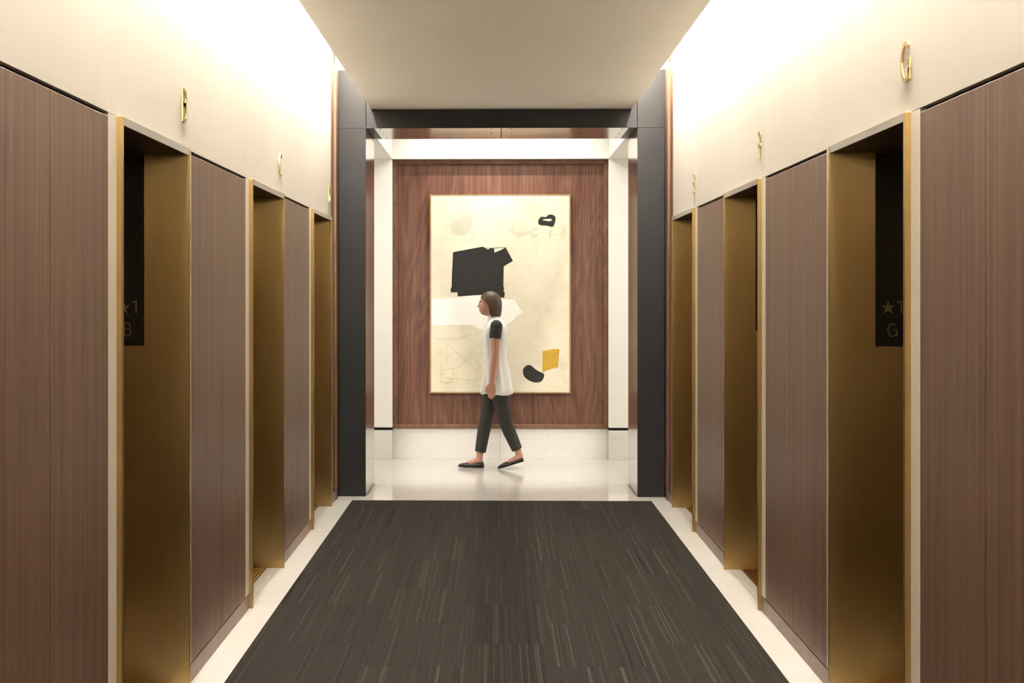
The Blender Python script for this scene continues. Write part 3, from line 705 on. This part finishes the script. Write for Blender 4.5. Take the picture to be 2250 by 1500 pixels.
# hair: brown, parted, tucked behind the ear and reaching the nape
h = bmesh.new(); rings = []
for j in range(0, 27):
    t = j/26; ph_ = R(4)+t*R(118); row = []
    for i in range(48):
        th = 2*math.pi*i/48
        d = Vector((-math.sin(ph_)*math.cos(th), math.sin(ph_)*math.sin(th), math.cos(ph_)))
        fr_ = max(0, math.cos(th))                                     # hairline rises over the face
        ph2 = min(ph_, R(122)-R(62)*fr_**.55)
        d = Vector((-math.sin(ph2)*math.cos(th), math.sin(ph2)*math.sin(th), math.cos(ph2)))
        k = 1+.018*noise.noise(Vector((math.cos(th)*9, math.sin(th)*9, t*1.5)))
        x, y, z = d.x*.108*k, d.y*.0845*k, d.z*.121*k
        if t > .72 and fr_ < .25: z -= (t-.72)*.20; x += .012*(t-.72)
        row.append(HC+Vector((x+.004, y, z)))
    rings.append(row)
inner = [[HC+(p-HC)*.93 for p in r] for r in rings[::-1]]
loft(h, rings+inner)
fuse('hair', h, 'hair', person, .006, 2)
# white top to the hips, with soft folds
def torso(z, rx, ry, cx=0.0, fold=0.0, n=48):
    out = []
    for k in range(n):
        a = 2*math.pi*k/n; f = 1+fold*noise.noise(Vector((math.cos(a)*3.2, math.sin(a)*3.2, z*2.2)))
        c_, s_ = math.cos(a), math.sin(a); q = .82
        out.append((PX+cx+rx*f*math.copysign(abs(c_)**q, c_), PY+ry*f*math.copysign(abs(s_)**q, s_), z+.008*math.cos(a*3)*(1 if z < .72 else 0)))
    return out
T = [(.695, .140, .182, .012, .22), (.76, .137, .178, .010, .2), (.86, .128, .172, .006, .16), (.97, .112, .158, .0, .12), (1.06, .106, .150, -.004, .10), (1.16, .114, .156, -.008, .08),
     (1.24, .116, .164, -.008, .06), (1.30, .106, .170, -.004, .03), (1.345, .085, .158, .0, .02), (1.372, .066, .105, -.006, 0), (1.395, .056, .066, -.014, 0), (1.415, .053, .056, -.02, 0)]
tb = bmesh.new()
outer = [torso(z, rx, ry, c, f) for z, rx, ry, c, f in T]; inn = [torso(z+.002, rx-.006, ry-.006, c, f) for z, rx, ry, c, f in T][::-1]
loft(tb, outer+inn, False)
vsn = 48; tb.verts.ensure_lookup_table(); L_ = len(tb.verts)
for k in range(vsn): tb.faces.new((tb.verts[L_-vsn+k], tb.verts[L_-vsn+(k+1) % vsn], tb.verts[(k+1) % vsn], tb.verts[k]))
bmesh.ops.recalc_face_normals(tb, faces=tb.faces[:]); bmesh.ops.subdivide_edges(tb, edges=tb.edges[:], cuts=1, smooth=.6, use_grid_fill=True)
link('top', tb, 'top', person, True)
for lat, sh, dx in ((-1, SHN, -.008), (1, SHF, .032)):
    sb = bmesh.new()
    for k, prof in enumerate(([(PX+.006, sh-lat*.045, 1.330, .054), (PX+.008, sh+lat*.004, 1.322, .057), (PX+.004+dx*.3, sh+lat*.016, 1.27, .056), (PX+.002+dx, sh+lat*.024, 1.212, .055)],)):
        bm_limb(sb, prof, caps=False, n=24); bm_ball(sb, prof[1][:3], .057)
    fuse('sleeve', sb, 'black_cloth', person, .006, 3)
# dark cropped trousers
tr = bmesh.new()
bm_ball(tr, (PX+.003, PY, .885), 1, (.112, .158, .125))
bm_limb(tr, [(PX+.0, FAR-.015, .86, .092), (PX-.045, FAR-.017, .66, .080), (PX-.085, FAR-.02, .46, .063), (PX-.112, FAR-.022, .33, .060), (PX-.143, FAR-.028, .145, .052)], caps=False, n=24)
bm_limb(tr, [(PX+.0, NEAR+.015, .86, .092), (PX+.045, NEAR+.017, .66, .080), (PX+.085, NEAR+.02, .455, .063), (PX+.132, NEAR+.022, .335, .060), (PX+.200, NEAR+.028, .180, .050)], caps=False, n=24)
fuse('trousers', tr, 'trouser', person, .007, 4)
# pointed black flats
def shoe(heel, toe, y, name='shoe'):
    b = bmesh.new(); H_, T_ = Vector(heel), Vector(toe); d = (T_-H_); L0 = d.length; d.normalize(); up_ = Vector((0, 0, 1)); up_ = (up_-d*up_.dot(d)).normalized(); w = d.cross(up_)
    rs = []
    for t, hw, ht, lf in ((0, .012, .030, .004), (.03, .025, .050, .0), (.12, .031, .050, 0), (.30, .032, .034, .004), (.5, .036, .026, .003), (.62, .042, .034, 0), (.74, .042, .036, 0), (.86, .032, .029, 0), (.95, .017, .020, .001), (1.0, .006, .010, .003)):
        c = H_+d*L0*t
        ring = []
        for k in range(20):
            a = 2*math.pi*k/20; s_, c_ = math.sin(a), math.cos(a)
            ring.append(c+w*hw*c_*(1.0 if s_ < 0 else .92)+up_*(lf+ht*(.5+.5*math.copysign(abs(s_)**.7, s_))))
        rs.append(ring)
    loft(b, rs); bmesh.ops.recalc_face_normals(b, faces=b.faces[:])
    so = link(name, b, 'shoe', person, True)
    b = bmesh.new(); rs = []
    for t, hw in ((.0, .012), (.03, .026), (.12, .032), (.3, .031), (.5, .033), (.62, .0425), (.74, .043), (.86, .033), (.95, .018), (1.005, .006)):
        c = H_+d*L0*t; rs.append([c+w*hw+up_*.004, c-w*hw+up_*.004, c-w*hw-up_*.003, c+w*hw-up_*.003])
    loft(b, rs); bmesh.ops.recalc_face_normals(b, faces=b.faces[:]); link('sole', b, 'dark', so)
    b = bmesh.new(); c = H_+d*L0*.64+up_*.034
    bm_box(b, -.010, .010, -.022, .022, -.003, .004); bmesh.ops.transform(b, matrix=Matrix.Translation(c) @ Matrix((d, w, up_)).transposed().to_4x4(), verts=b.verts[:]); link('strap', b, 'shoe', so)
shoe((PX-.108, FAR-.03, .004), (PX-.350, FAR-.03, .012), 0)
shoe((PX+.262, NEAR+.03, .078), (PX+.022, NEAR+.03, .006), 0)
